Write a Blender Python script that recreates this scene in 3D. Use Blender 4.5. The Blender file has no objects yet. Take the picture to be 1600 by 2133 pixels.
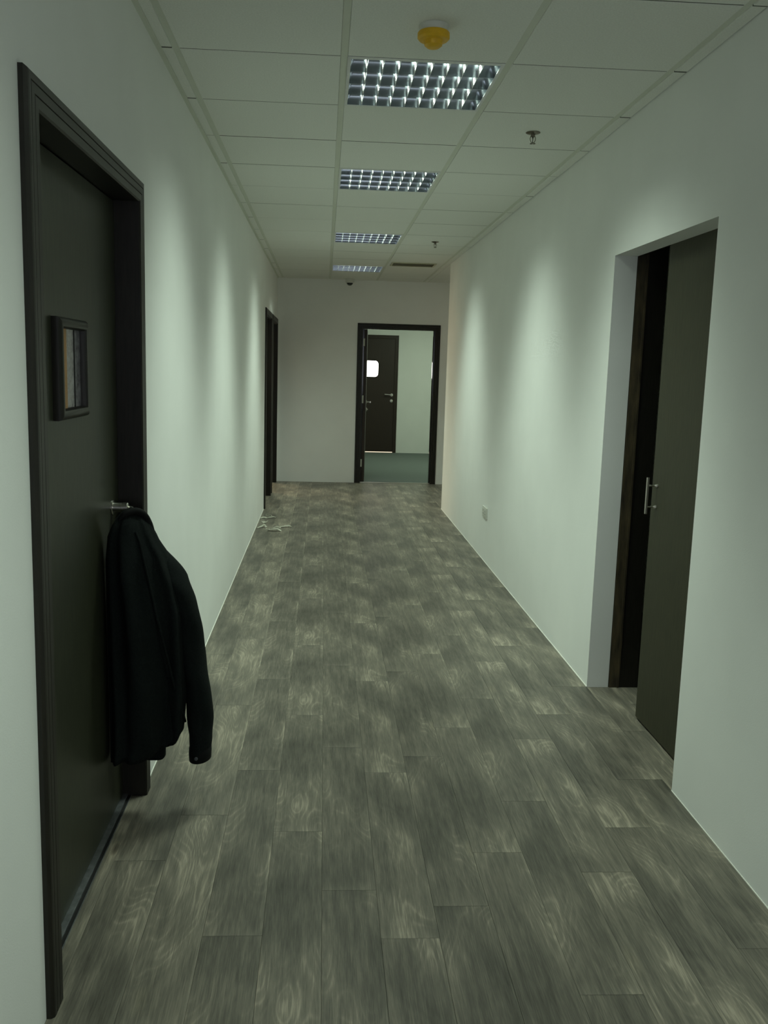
import bpy, bmesh, math, random
from mathutils import Vector, Matrix, noise

# ------------------------------------------------------------------ camera, world, exposure
SC = bpy.context.scene
COL = SC.collection
CAM_H = 1.5225
cam_data = bpy.data.cameras.new('camera')
cam = bpy.data.objects.new('camera', cam_data)
COL.objects.link(cam)
cam.matrix_world = Matrix(((0.99811592, -0.0187369, -0.05842551, 0),
                           (-0.05499618, 0.14898288, -0.98730923, 0),
                           (0.02720352, 0.98866224, 0.14767172, 0),
                           (0, 0, 0, 1))).to_3x3().to_4x4()
_R = Vector((0.99811592, -0.05499618, 0.02720352))
_U = Vector((-0.0187369, 0.14898288, 0.98866224))
_B = Vector((-0.05842551, -0.98730923, 0.14767172))
cam.matrix_world = Matrix(((_R.x, _U.x, _B.x, 0), (_R.y, _U.y, _B.y, 0), (_R.z, _U.z, _B.z, CAM_H), (0, 0, 0, 1)))
cam_data.sensor_fit = 'VERTICAL'
cam_data.sensor_height = 24.0
cam_data.lens = 1826.995 / 2133 * 24.0
cam_data.shift_x = (800 - 777.643) / 2133
cam_data.shift_y = (1038.172 - 1066.5) / 2133
cam_data.clip_start = 0.02
SC.camera = cam

world = bpy.data.worlds.new('world')
SC.world = world
world.use_nodes = True
world.node_tree.nodes['Background'].inputs[0].default_value = (0.5, 0.6, 0.6, 1)
world.node_tree.nodes['Background'].inputs[1].default_value = 0.004
SC.view_settings.view_transform = 'Standard'
SC.view_settings.look = 'None'
SC.view_settings.gamma = 1.0
SC.view_settings.use_curve_mapping = False
SC.view_settings.exposure = -0.04
SC.cycles.max_bounces = 10
SC.cycles.diffuse_bounces = 8
SC.cycles.sample_clamp_indirect = 4.0
SC.cycles.caustics_reflective = False
SC.cycles.caustics_refractive = False

LAMP_W = 8.0              # each of the four tubes of a ceiling light, watts
LAMP_RGB = (0.82, 1.0, 0.835)

# ------------------------------------------------------------------ measures of the place (metres)
XL, XR = -0.618, 1.315    # corridor walls
YB = 11.566               # end wall
YS = -3.0                 # wall behind the viewer
YC = 9.50                 # corner where the passage turns right
HC = 2.626                # ceiling
T1, TW = 0.0377, 0.026    # grid rail
Y0 = 3.3577               # a cross joint of the ceiling
SIDE = 3.6                # end of the side passage
WT = 0.14                 # wall thickness

# ------------------------------------------------------------------ helpers
def mesh(name, verts, faces, mat=None, smooth=False):
    m = bpy.data.meshes.new(name)
    m.from_pydata([tuple(v) for v in verts], [], faces)
    m.update()
    if mat: m.materials.append(mat)
    if smooth:
        for p in m.polygons: p.use_smooth = True
    return m

def link(name, data, parent=None, loc=(0, 0, 0), rot=(0, 0, 0)):
    o = bpy.data.objects.new(name, data)
    COL.objects.link(o)
    o.location = loc
    o.rotation_euler = rot
    if parent: o.parent = parent
    return o

def empty(name, loc=(0, 0, 0), rot=(0, 0, 0)):
    o = link(name, None, None, loc, rot)
    o.empty_display_size = 0.05
    return o

def tag(o, label=None, cat=None, group=None, kind=None):
    if label: o['label'] = label
    if cat: o['category'] = cat
    if group: o['group'] = group
    if kind: o['kind'] = kind
    return o

class MB:
    """collects shapes, builds one mesh object"""
    def __init__(s): s.v = []; s.f = []
    def add(s, v, f):
        n = len(s.v); s.v += [Vector(p) for p in v]; s.f += [tuple(i + n for i in q) for q in f]; return s
    def box(s, x0, x1, y0, y1, z0, z1):
        if x0 > x1: x0, x1 = x1, x0
        if y0 > y1: y0, y1 = y1, y0
        if z0 > z1: z0, z1 = z1, z0
        v = [(x, y, z) for z in (z0, z1) for y in (y0, y1) for x in (x0, x1)]
        return s.add(v, [(0, 2, 3, 1), (4, 5, 7, 6), (0, 1, 5, 4), (2, 6, 7, 3), (0, 4, 6, 2), (1, 3, 7, 5)])
    def lathe(s, prof, n=24, axis='z', org=(0, 0, 0), closed=True):
        org = Vector(org); v = []; f = []
        for r, h in prof:
            for i in range(n):
                a = 2 * math.pi * i / n
                c, d = r * math.cos(a), r * math.sin(a)
                v.append(org + (Vector((c, d, h)) if axis == 'z' else Vector((h, c, d)) if axis == 'x' else Vector((d, h, c))))
        k = len(prof)
        for j in range(k - 1):
            for i in range(n):
                i2 = (i + 1) % n
                f.append((j * n + i, j * n + i2, (j + 1) * n + i2, (j + 1) * n + i))
        if closed:
            f.append(tuple(reversed(range(n)))); f.append(tuple((k - 1) * n + i for i in range(n)))
        return s.add(v, f)
    def tube(s, pts, rad, n=10, caps=True):
        pts = [Vector(p) for p in pts]; m = len(pts)
        if not hasattr(rad, '__len__'): rad = [rad] * m
        v = []; f = []
        t0 = (pts[1] - pts[0]).normalized()
        ref = Vector((0, 0, 1)) if abs(t0.z) < 0.9 else Vector((1, 0, 0))
        u = t0.cross(ref).normalized()
        for i in range(m):
            t = (pts[min(i + 1, m - 1)] - pts[max(i - 1, 0)]).normalized()
            u = (u - t * u.dot(t)).normalized(); w = t.cross(u)
            for j in range(n):
                a = 2 * math.pi * j / n
                r = rad[i]
                ra, rb = (r if not hasattr(r, '__len__') else r[0]), (r if not hasattr(r, '__len__') else r[1])
                v.append(pts[i] + u * ra * math.cos(a) + w * rb * math.sin(a))
        for i in range(m - 1):
            for j in range(n):
                j2 = (j + 1) % n
                f.append((i * n + j, i * n + j2, (i + 1) * n + j2, (i + 1) * n + j))
        if caps:
            f.append(tuple(reversed(range(n)))); f.append(tuple((m - 1) * n + i for i in range(n)))
        return s.add(v, f)
    def prism(s, poly, plane, a, b):
        """poly of (p, q) extruded from a to b along the axis left over: plane 'xz' extrudes in y, 'yz' in x, 'xy' in z"""
        P = {'xz': lambda p, q, h: (p, h, q), 'yz': lambda p, q, h: (h, p, q), 'xy': lambda p, q, h: (p, q, h)}[plane]
        n = len(poly)
        v = [P(p, q, a) for p, q in poly] + [P(p, q, b) for p, q in poly]
        f = [tuple(range(n)), tuple(range(2 * n - 1, n - 1, -1))]
        for i in range(n):
            j = (i + 1) % n
            f.append((i, i + n, j + n, j))
        return s.add(v, f)
    def build(s, name, mat, parent=None, bevel=0, smooth=False, seg=2, loc=(0, 0, 0), kind=None):
        m = mesh(name, s.v, s.f, mat, False)
        bm = bmesh.new(); bm.from_mesh(m)
        bmesh.ops.recalc_face_normals(bm, faces=bm.faces[:])
        if bevel:
            bmesh.ops.remove_doubles(bm, verts=bm.verts[:], dist=1e-6)
            bmesh.ops.bevel(bm, geom=bm.edges[:], offset=bevel, segments=seg, profile=0.7, affect='EDGES', clamp_overlap=True)
        bm.to_mesh(m); bm.free()
        if smooth:
            for p in m.polygons: p.use_smooth = True
            if smooth == 'auto': m.set_sharp_from_angle(angle=math.radians(35))
        o = link(name, m, parent, loc)
        if kind: o['kind'] = kind
        return o

# ------------------------------------------------------------------ materials
def new_mat(name):
    m = bpy.data.materials.new(name); m.use_nodes = True
    nt = m.node_tree
    return m, nt, nt.nodes['Principled BSDF']

def N(nt, typ, **kw):
    n = nt.nodes.new(typ)
    for k, v in kw.items():
        if k.startswith('_'): setattr(n, k[1:], v)
        else: n.inputs[k.replace('__', ' ')].default_value = v
    return n

def simple(name, col, rough=0.6, metal=0.0, var=0.06, scale=40, bump=0.0, bscale=None, spec=0.5, stretch=(1, 1, 1), coat=0.0):
    m, nt, b = new_mat(name)
    tc = N(nt, 'ShaderNodeTexCoord'); mp = N(nt, 'ShaderNodeMapping')
    mp.inputs['Scale'].default_value = stretch
    nt.links.new(tc.outputs['Object'], mp.inputs[0])
    n = N(nt, 'ShaderNodeTexNoise', Scale=scale, Detail=4.0)
    nt.links.new(mp.outputs[0], n.inputs['Vector'])
    r = nt.nodes.new('ShaderNodeValToRGB')
    r.color_ramp.elements[0].position = 0.3; r.color_ramp.elements[1].position = 0.7
    r.color_ramp.elements[0].color = tuple(c * (1 - var) for c in col) + (1,)
    r.color_ramp.elements[1].color = tuple(min(1, c * (1 + var)) for c in col) + (1,)
    nt.links.new(n.outputs['Fac'], r.inputs[0]); nt.links.new(r.outputs[0], b.inputs['Base Color'])
    b.inputs['Roughness'].default_value = rough; b.inputs['Metallic'].default_value = metal
    b.inputs['Specular IOR Level'].default_value = spec
    b.inputs['Coat Weight'].default_value = coat
    if bump:
        n2 = N(nt, 'ShaderNodeTexNoise', Scale=bscale or scale, Detail=3.0)
        nt.links.new(mp.outputs[0], n2.inputs['Vector'])
        bp = N(nt, 'ShaderNodeBump', Strength=bump, Distance=0.002)
        nt.links.new(n2.outputs['Fac'], bp.inputs['Height']); nt.links.new(bp.outputs[0], b.inputs['Normal'])
    return m

def emis(name, col, strength):
    m, nt, b = new_mat(name)
    b.inputs['Base Color'].default_value = (0.8, 0.8, 0.8, 1)
    b.inputs['Emission Color'].default_value = tuple(col) + (1,)
    b.inputs['Emission Strength'].default_value = strength
    return m

M = {}
M['wall'] = simple('painted_wall', (0.80, 0.81, 0.79), 0.75, var=0.02, scale=3, bump=0.12, bscale=220, spec=0.25)
M['reveal'] = simple('painted_reveal', (0.70, 0.71, 0.69), 0.75, var=0.02, scale=3, spec=0.25)
M['tile'] = simple('ceiling_board', (0.80, 0.81, 0.77), 0.9, var=0.05, scale=160, bump=0.25, bscale=260, spec=0.15)
M['rail'] = simple('rail_paint', (0.66, 0.68, 0.60), 0.6, var=0.02, scale=10)
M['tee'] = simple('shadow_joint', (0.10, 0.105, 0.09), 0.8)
M['plenum'] = simple('dark_plenum', (0.02, 0.02, 0.02), 0.95)
M['leaf'] = simple('dark_veneer', (0.031, 0.033, 0.020), 0.40, var=0.25, scale=26, stretch=(6, 6, 0.35), bump=0.05, bscale=60, spec=0.28)
M['slide'] = simple('olive_veneer', (0.036, 0.035, 0.020), 0.45, var=0.22, scale=26, stretch=(6, 6, 0.3), bump=0.05, bscale=60, spec=0.22)
M['casing'] = simple('dark_stained_wood', (0.014, 0.0125, 0.009), 0.42, var=0.25, scale=30, stretch=(5, 5, 0.4), bump=0.05, bscale=60, spec=0.32)
M['polished'] = simple('polished_dark_wood', (0.012, 0.010, 0.008), 0.10, var=0.2, scale=30, stretch=(5, 5, 0.4))
M['jamb_brown'] = simple('worn_brown_wood', (0.050, 0.038, 0.018), 0.5, var=0.6, scale=9, stretch=(5, 5, 1))
M['groove'] = simple('black_groove', (0.004, 0.004, 0.004), 0.9)
M['brown'] = simple('brown_veneer', (0.022, 0.012, 0.0055), 0.5, var=0.2, scale=26, stretch=(6, 6, 0.3))
M['steel'] = simple('brushed_steel', (0.62, 0.60, 0.55), 0.28, 1.0, var=0.05, scale=120)
M['hinge'] = simple('satin_hinge', (0.42, 0.43, 0.38), 0.5, 0.4, var=0.05, scale=120)
M['alu'] = simple('threshold_metal', (0.42, 0.44, 0.46), 0.33, 0.9, var=0.25, scale=40)
M['mirror'] = simple('louvre_mirror', (0.33, 0.37, 0.40), 0.13, 0.88, var=0.03, scale=30)
M['blade'] = simple('louvre_blade', (0.86, 0.87, 0.88), 0.30, 0.25, var=0.02, scale=60)
M['housing'] = simple('lamp_housing', (0.75, 0.76, 0.76), 0.45, 0.1)
M['tube'] = emis('tube_glow', (0.90, 1.0, 0.92), 1.8)
M['white'] = simple('white_plastic', (0.62, 0.63, 0.58), 0.45, var=0.02, scale=20)
M['yellow'] = simple('yellow_cap', (0.72, 0.42, 0.012), 0.5, var=0.06, scale=60)
M['chrome'] = simple('sprinkler_metal', (0.20, 0.18, 0.15), 0.25, 1.0)
M['dome'] = simple('tinted_dome', (0.012, 0.022, 0.022), 0.06, 0.0, coat=0.6)
M['tan'] = simple('raw_wood_bead', (0.42, 0.22, 0.07), 0.55, var=0.12, scale=60)
M['coat'] = simple('black_wool', (0.0060, 0.0085, 0.0080), 0.92, var=0.3, scale=180, bump=0.5, bscale=400, spec=0.12)
M['coat2'] = simple('black_trim', (0.0025, 0.003, 0.003), 0.8, spec=0.2)
M['button'] = simple('grey_button', (0.05, 0.055, 0.06), 0.4)
M['carpet'] = simple('grey_carpet', (0.155, 0.182, 0.172), 0.95, var=0.22, scale=220, bump=0.5, bscale=300, spec=0.1)
M['socket_dark'] = simple('socket_slot', (0.05, 0.05, 0.05), 0.6)
M['scrap'] = simple('pale_scrap', (0.42, 0.42, 0.35), 0.6)
M['caulk'] = simple('pale_sealant', (0.80, 0.80, 0.74), 0.5)
M['grille'] = simple('grille_paint', (0.52, 0.50, 0.38), 0.5)

def glass_mat():
    m, nt, b = new_mat('vision_glass')
    tc = N(nt, 'ShaderNodeTexCoord')
    n = N(nt, 'ShaderNodeTexNoise', Scale=30.0, Detail=8.0, Roughness=0.7)
    nt.links.new(tc.outputs['Object'], n.inputs['Vector'])
    r = nt.nodes.new('ShaderNodeValToRGB')
    r.color_ramp.elements[0].position = 0.35; r.color_ramp.elements[0].color = (0.12, 0.11, 0.125, 1)
    r.color_ramp.elements[1].position = 0.75; r.color_ramp.elements[1].color = (0.36, 0.34, 0.38, 1)
    nt.links.new(n.outputs['Fac'], r.inputs[0]); nt.links.new(r.outputs[0], b.inputs['Base Color'])
    b.inputs['Roughness'].default_value = 0.22; b.inputs['Specular IOR Level'].default_value = 0.8
    v = N(nt, 'ShaderNodeTexNoise', Scale=120.0, Detail=3.0)
    nt.links.new(tc.outputs['Object'], v.inputs['Vector'])
    bp = N(nt, 'ShaderNodeBump', Strength=0.4, Distance=0.002)
    nt.links.new(v.outputs['Fac'], bp.inputs['Height']); nt.links.new(bp.outputs[0], b.inputs['Normal'])
    return m
M['glass'] = glass_mat()

def plank_mat():
    """wood-look vinyl; every plank reads its own run (object colour: tone, seed) and grain laid along its length"""
    m, nt, b = new_mat('wood_vinyl')
    L = nt.links.new
    tc = N(nt, 'ShaderNodeTexCoord'); oi = N(nt, 'ShaderNodeObjectInfo')
    sep = N(nt, 'ShaderNodeSeparateColor'); L(oi.outputs['Color'], sep.inputs[0])
    sc = N(nt, 'ShaderNodeMath', _operation='MULTIPLY'); sc.inputs[1].default_value = 37.0
    L(sep.outputs[1], sc.inputs[0])
    cmb = N(nt, 'ShaderNodeCombineXYZ'); L(sc.outputs[0], cmb.inputs[2])
    add = N(nt, 'ShaderNodeVectorMath', _operation='ADD')
    L(tc.outputs['Object'], add.inputs[0]); L(cmb.outputs[0], add.inputs[1])
    def mapped(s):
        mp = N(nt, 'ShaderNodeMapping'); mp.inputs['Scale'].default_value = s
        L(add.outputs[0], mp.inputs[0]); return mp.outputs[0]
    # cathedral figure: contour bands of a smooth stretched field
    fld = N(nt, 'ShaderNodeTexNoise', Scale=1.0, Detail=1.2, Roughness=0.45, Distortion=0.35); L(mapped((7.5, 1.9, 1)), fld.inputs['Vector'])
    mul = N(nt, 'ShaderNodeMath', _operation='MULTIPLY'); mul.inputs[1].default_value = 62.0; L(fld.outputs['Fac'], mul.inputs[0])
    sn = N(nt, 'ShaderNodeMath', _operation='SINE'); L(mul.outputs[0], sn.inputs[0])
    # brushed fibres
    fib = N(nt, 'ShaderNodeTexNoise', Scale=1.0, Detail=6.0, Roughness=0.65); L(mapped((330, 14, 1)), fib.inputs['Vector'])
    str_ = N(nt, 'ShaderNodeTexNoise', Scale=1.0, Detail=4.0, Roughness=0.6); L(mapped((60, 3.5, 1)), str_.inputs['Vector'])
    cloud = N(nt, 'ShaderNodeTexNoise', Scale=1.0, Detail=2.0); L(mapped((6.5, 2.4, 1)), cloud.inputs['Vector'])
    def madd(a, k, c):
        n = N(nt, 'ShaderNodeMath', _operation='MULTIPLY_ADD'); L(a, n.inputs[0]); n.inputs[1].default_value = k
        if isinstance(c, float): n.inputs[2].default_value = c
        else: L(c, n.inputs[2])
        return n.outputs[0]
    v = madd(fib.outputs['Fac'], 0.75, -0.87)
    v = madd(str_.outputs['Fac'], 0.60, v)
    v = madd(cloud.outputs['Fac'], 0.95, v)
    ab = N(nt, 'ShaderNodeMath', _operation='ABSOLUTE'); L(sn.outputs[0], ab.inputs[0])
    pw = N(nt, 'ShaderNodeMath', _operation='POWER'); L(ab.outputs[0], pw.inputs[0]); pw.inputs[1].default_value = 7.0
    msk = N(nt, 'ShaderNodeMapRange'); L(cloud.outputs['Fac'], msk.inputs[0]); msk.inputs[1].default_value = 0.42; msk.inputs[2].default_value = 0.62
    pm = N(nt, 'ShaderNodeMath', _operation='MULTIPLY'); L(pw.outputs[0], pm.inputs[0]); L(msk.outputs[0], pm.inputs[1])
    v = madd(pm.outputs[0], 0.12, v)
    v = madd(sn.outputs[0], 0.02, v)
    v = madd(sep.outputs[0], 0.50, v)
    r = nt.nodes.new('ShaderNodeValToRGB'); cr = r.color_ramp
    cr.elements[0].position = 0.18; cr.elements[0].color = (0.050, 0.047, 0.038, 1)
    cr.elements[1].position = 0.92; cr.elements[1].color = (0.34, 0.30, 0.235, 1)
    e = cr.elements.new(0.45); e.color = (0.108, 0.100, 0.081, 1)
    e = cr.elements.new(0.68); e.color = (0.178, 0.162, 0.128, 1)
    L(v, r.inputs[0])
    # printed plank edges: a thin dark line at the ends and one side, a paler run along the other side
    so = N(nt, 'ShaderNodeSeparateXYZ'); L(tc.outputs['Object'], so.inputs[0])
    def math_(op, a, b=None, clamp=False):
        n = N(nt, 'ShaderNodeMath', _operation=op, _use_clamp=clamp)
        for i, q in enumerate((a, b)):
            if q is None: continue
            if isinstance(q, (int, float)): n.inputs[i].default_value = q
            else: L(q, n.inputs[i])
        return n.outputs[0]
    def edge(coord, at, w):      # 1 at the edge, 0 beyond w
        return math_('SUBTRACT', 1.0, math_('DIVIDE', math_('ABSOLUTE', math_('SUBTRACT', coord, at)), w), True)
    dark = math_('MAXIMUM', edge(so.outputs[1], 0.98, 0.006), math_('MULTIPLY', edge(so.outputs[0], 0.0, 0.0022), 0.8))
    pale = math_('MAXIMUM', math_('MULTIPLY', edge(so.outputs[0], 0.16, 0.012), 0.8), math_('MULTIPLY', edge(so.outputs[1], 0.0, 0.05), 0.7))
    gain = math_('MULTIPLY', math_('SUBTRACT', 1.0, math_('MULTIPLY', dark, 0.26)), math_('ADD', 1.0, math_('MULTIPLY', pale, 0.28)))
    eg = N(nt, 'ShaderNodeVectorMath', _operation='SCALE'); L(gain, eg.inputs['Scale'])
    # small dark knots with a pale halo
    vo = N(nt, 'ShaderNodeTexVoronoi', Scale=1.0); L(mapped((6.2, 2.1, 1)), vo.inputs['Vector'])
    kr = nt.nodes.new('ShaderNodeValToRGB'); k = kr.color_ramp
    k.elements[0].position = 0.0; k.elements[0].color = (0.45, 0.42, 0.40, 1)
    k.elements[1].position = 0.16; k.elements[1].color = (1, 1, 1, 1)
    e = k.elements.new(0.055); e.color = (0.75, 0.73, 0.70, 1)
    e = k.elements.new(0.085); e.color = (1.22, 1.2, 1.14, 1)
    L(vo.outputs['Distance'], kr.inputs[0])
    mx = N(nt, 'ShaderNodeMix', _data_type='RGBA', _blend_type='MULTIPLY'); mx.inputs[0].default_value = 0.85
    L(r.outputs[0], eg.inputs[0]); L(eg.outputs[0], mx.inputs[6]); L(kr.outputs[0], mx.inputs[7])
    L(mx.outputs[2], b.inputs['Base Color'])
    b.inputs['Roughness'].default_value = 0.46; b.inputs['Specular IOR Level'].default_value = 0.35
    bp = N(nt, 'ShaderNodeBump', Strength=0.15, Distance=0.001); L(fib.outputs['Fac'], bp.inputs['Height'])
    L(bp.outputs[0], b.inputs['Normal'])
    return m
M['plank'] = plank_mat()
M['subfloor'] = simple('floor_underlay', (0.055, 0.055, 0.045), 0.8)

# ------------------------------------------------------------------ setting: floor
floor = MB().box(-3.4, SIDE + 0.1, YS - 0.1, YB + 0.06, -0.06, -0.0042).build('floor', M['subfloor'], kind='structure')
rnd = random.Random(7)
PX0, PW, PL = 0.021, 0.16, 0.98
PHASE = {-5: 2.0, -4: 2.543, -3: 2.82, -2: 2.176, -1: 2.711, 0: 2.38, 1: 3.138, 2: 2.299, 3: 2.579, 4: 2.913, 5: 2.466, 6: 2.73, 7: 2.10, 8: 2.55, 9: 2.86, 10: 2.2}
TONE = {-4: .46, -3: .56, -2: .42, -1: .50, 0: .47, 1: .54, 2: .40, 3: .60, 4: .42, 5: .52, 6: .44, 7: .52}
_plank_cache = {}
def plank_mesh(x0, x1, y0, y1):
    key = tuple(round(v, 4) for v in (x0, x1, y0, y1))
    if key in _plank_cache: return _plank_cache[key]
    g, c, t = 0.0003, 0.0007, 0.004
    a0, a1, b0, b1 = x0 + g, x1 - g, y0 + g, y1 - g
    v = [(a0, b0, -t), (a1, b0, -t), (a1, b1, -t), (a0, b1, -t),
         (a0, b0, -c * .6), (a1, b0, -c * .6), (a1, b1, -c * .6), (a0, b1, -c * .6),
         (a0 + c, b0 + c, 0), (a1 - c, b0 + c, 0), (a1 - c, b1 - c, 0), (a0 + c, b1 - c, 0)]
    f = [(8, 9, 10, 11)]
    for i in range(4):
        j = (i + 1) % 4
        f += [(i, j, j + 4, i + 4), (i + 4, j + 4, j + 8, i + 8)]
    m = mesh('plank', v, f, M['plank'])
    _plank_cache[key] = m
    return m
def lay(rx0, rx1, ry0, ry1):
    c = math.floor((rx0 - PX0) / PW + 1e-6)
    while PX0 + c * PW < rx1 - 1e-4:
        x0 = PX0 + c * PW
        ax0, ax1 = max(x0, rx0), min(x0 + PW, rx1)
        if 0 < rx1 - (x0 + PW) < 0.03: ax1 = rx1          # no slivers
        if ax1 - ax0 < 0.03: c += 1; continue
        ph = PHASE.get(c, 2.0 + (c * 0.37) % 0.98)
        k = math.floor((ry0 - ph) / PL)
        while ph + k * PL < ry1 - 1e-4:
            y0 = ph + k * PL
            ay0, ay1 = max(y0, ry0), min(y0 + PL, ry1)
            if ay1 - ay0 > 0.004:
                o = link('plank', plank_mesh(ax0 - x0, ax1 - x0, ay0 - y0, ay1 - y0), floor, (x0, y0, 0))
                o.color = (TONE.get(c, 0.5) , ((c * 7) % 13) / 13.0, 0, 1)
            k += 1
        c += 1
lay(XL, XR, 0.3, YB)
lay(-0.655, XL, 1.952, 2.958)
lay(XR, 1.90, 2.99, 4.055)
lay(XR, 2.95, YC, YB)
lay(XL - WT, XL, 9.33, 10.22)
lay(XL - WT, XL, 10.50, 11.43)

# ------------------------------------------------------------------ setting: walls
def wall_y(name, x0, x1, y0, y1, holes, z1=HC + 0.25):
    """wall running along y with holes (ya, yb, top)"""
    b = MB(); y = y0
    for ya, yb, zt in sorted(holes):
        b.box(x0, x1, y, ya, 0, z1); b.box(x0, x1, ya, yb, zt, z1); y = yb
    b.box(x0, x1, y, y1, 0, z1)
    return b.build(name, M['wall'], kind='structure')
def wall_x(name, y0, y1, x0, x1, holes, z1=HC + 0.25):
    b = MB(); x = x0
    for xa, xb, zt in sorted(holes):
        b.box(x, xa, y0, y1, 0, z1); b.box(xa, xb, y0, y1, zt, z1); x = xb
    b.box(x, x1, y0, y1, 0, z1)
    return b.build(name, M['wall'], kind='structure')

wall_y('wall_left', XL - WT, XL, YS, YB, [(1.935, 2.975, 2.045), (9.315, 10.235, 2.045), (10.485, 11.445, 2.045)])
wall_y('wall_right', XR, XR + 0.105, YS, YC, [(2.99, 4.055, 2.057)])
wall_y('wall_right_rear', XR + 0.105, XR + 0.25, YS, YC, [(2.90, 4.065, 2.14)])
wall_x('wall_end', YB, YB + WT, XL - WT, SIDE, [(0.485, 1.445, 2.045)])
wall_x('wall_back', YS - WT, YS, XL - WT, XR + 0.25, [])
wall_x('wall_passage', YC - 0.0, YC + 0.0 - 0.12, XR + 0.25, SIDE, [])
wall_y('wall_passage_end', SIDE, SIDE + 0.12, YC - 0.12, YB + WT, [])

# pale sealant along the foot of the walls
for nm, b in (('trim_1', MB().box(XL, XL + 0.003, 3.03, 9.25, 0, 0.004)),
              ('trim_2', MB().box(XR - 0.003, XR, 4.055, YC, 0, 0.004)),
              ('trim_3', MB().box(XR - 0.002, XR, 0.3, 2.99, 0, 0.003))):
    b.build(nm, M['caulk'], kind='structure')

# ------------------------------------------------------------------ setting: ceiling
ceiling = MB().box(XL - WT, SIDE, YS, YB, HC + 0.12, HC + 0.14).build('ceiling', M['plenum'], kind='structure')
tile_cache = {}
def tile(x0, x1, y0, y1, drop=0.0):
    w, d = x1 - x0, y1 - y0
    key = (round(w, 4), round(d, 4))
    if key not in tile_cache:
        g = 0.0034; c = 0.0022; t = 0.014
        a0, a1, b0, b1 = 0.0002, w - 0.0002, g, d - g
        v = [(a0, b0, t), (a1, b0, t), (a1, b1, t), (a0, b1, t), (a0, b0, c), (a1, b0, c), (a1, b1, c), (a0, b1, c),
             (a0 + .0006, b0 + c, 0), (a1 - .0006, b0 + c, 0), (a1 - .0006, b1 - c, 0), (a0 + .0006, b1 - c, 0)]
        f = [(3, 2, 1, 0), (11, 10, 9, 8)][1:]
        f = [(8, 11, 10, 9), (0, 1, 2, 3)]
        for i in range(4):
            j = (i + 1) % 4
            f += [(i + 4, j + 4, j, i), (i + 8, j + 8, j + 4, i + 4)]
        tile_cache[key] = mesh('ceiling_tile', v, f, M['tile'])
    return link('ceiling_tile', tile_cache[key], ceiling, (x0, y0, HC + drop))
joint_cache = {}
def joint(x0, x1, y, drop=0.0):  # dark strip laid in the tile joint, paints its shadow line
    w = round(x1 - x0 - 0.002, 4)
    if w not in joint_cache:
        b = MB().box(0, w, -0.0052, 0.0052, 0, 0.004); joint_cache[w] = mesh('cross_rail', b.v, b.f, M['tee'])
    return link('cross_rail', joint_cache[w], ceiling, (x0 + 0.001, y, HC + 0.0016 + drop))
R0, R1, R2, R3 = T1 - 0.6, T1, T1 + 0.6, T1 + 1.2          # left edges of the four rails
cols = [(XL + 0.018, R0), (R0 + TW, R1), (R1 + TW, R2), (R2 + TW, R3), (R3 + TW, XR - 0.004)]
LIGHTS = [-4, 0, 3, 7, 11]
for k in range(-9, 14):
    ya, yb = Y0 + 0.6 * k, min(Y0 + 0.6 * (k + 1), YB)
    if yb - ya < 0.02: continue
    if ya < YS: continue
    for ci, (a, b) in enumerate(cols):
        if ci == 2 and k in LIGHTS: continue
        if ci == 3 and k == 10: continue
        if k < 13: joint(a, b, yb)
        tile(a, b, ya, yb, rnd.choice((0, 0, 0.0006, 0.0012)) if ci not in (0, 4) else rnd.choice((0.0, 0.001, 0.002)))
# a grille takes the middle of the tile beside the fourth light
ya = Y0 + 6.0
tile(cols[3][0], cols[3][1], ya, ya + 0.13); tile(cols[3][0], cols[3][1], ya + 0.44, ya + 0.6)
tile(cols[3][0], cols[3][0] + 0.030, ya + 0.13, ya + 0.44); tile(cols[3][1] - 0.075, cols[3][1], ya + 0.13, ya + 0.44)
# passage ceiling
xx = XR + 0.0
for x0 in (R3 + TW + 0.6 * i for i in range(0, 4)):
    for k in (10, 11, 12, 13):
        y0_, y1_ = max(Y0 + 0.6 * k, YC), min(Y0 + 0.6 * (k + 1), YB)
        if x0 < XR: tile(XR, x0 + 0.574, y0_, y1_)
        else: tile(x0, x0 + 0.574, y0_, y1_)
for r in (R0, R1, R2, R3):
    MB().box(r + 0.0004, r + TW - 0.0004, YS, YB, HC + 0.004, HC + 0.03).build('rail', M['rail'], ceiling)
for i in (1, 2, 3):
    MB().box(R3 + 0.6 * i + .0004, R3 + 0.6 * i + TW - .0004, YC, YB, HC + 0.004, HC + 0.03).build('rail', M['rail'], ceiling)
MB().box(XL, XL + 0.018, YS, YB, HC - 0.0015, HC + 0.02).build('wall_angle', M['rail'], ceiling)
# dark backing just above the tiles closes the joints
MB().box(XL, R1, YS, YB, HC + 0.031, HC + 0.034).build('backing', M['plenum'], ceiling)
MB().box(R2 + TW, SIDE, YS, YB, HC + 0.031, HC + 0.034).build('backing', M['plenum'], ceiling)

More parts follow.
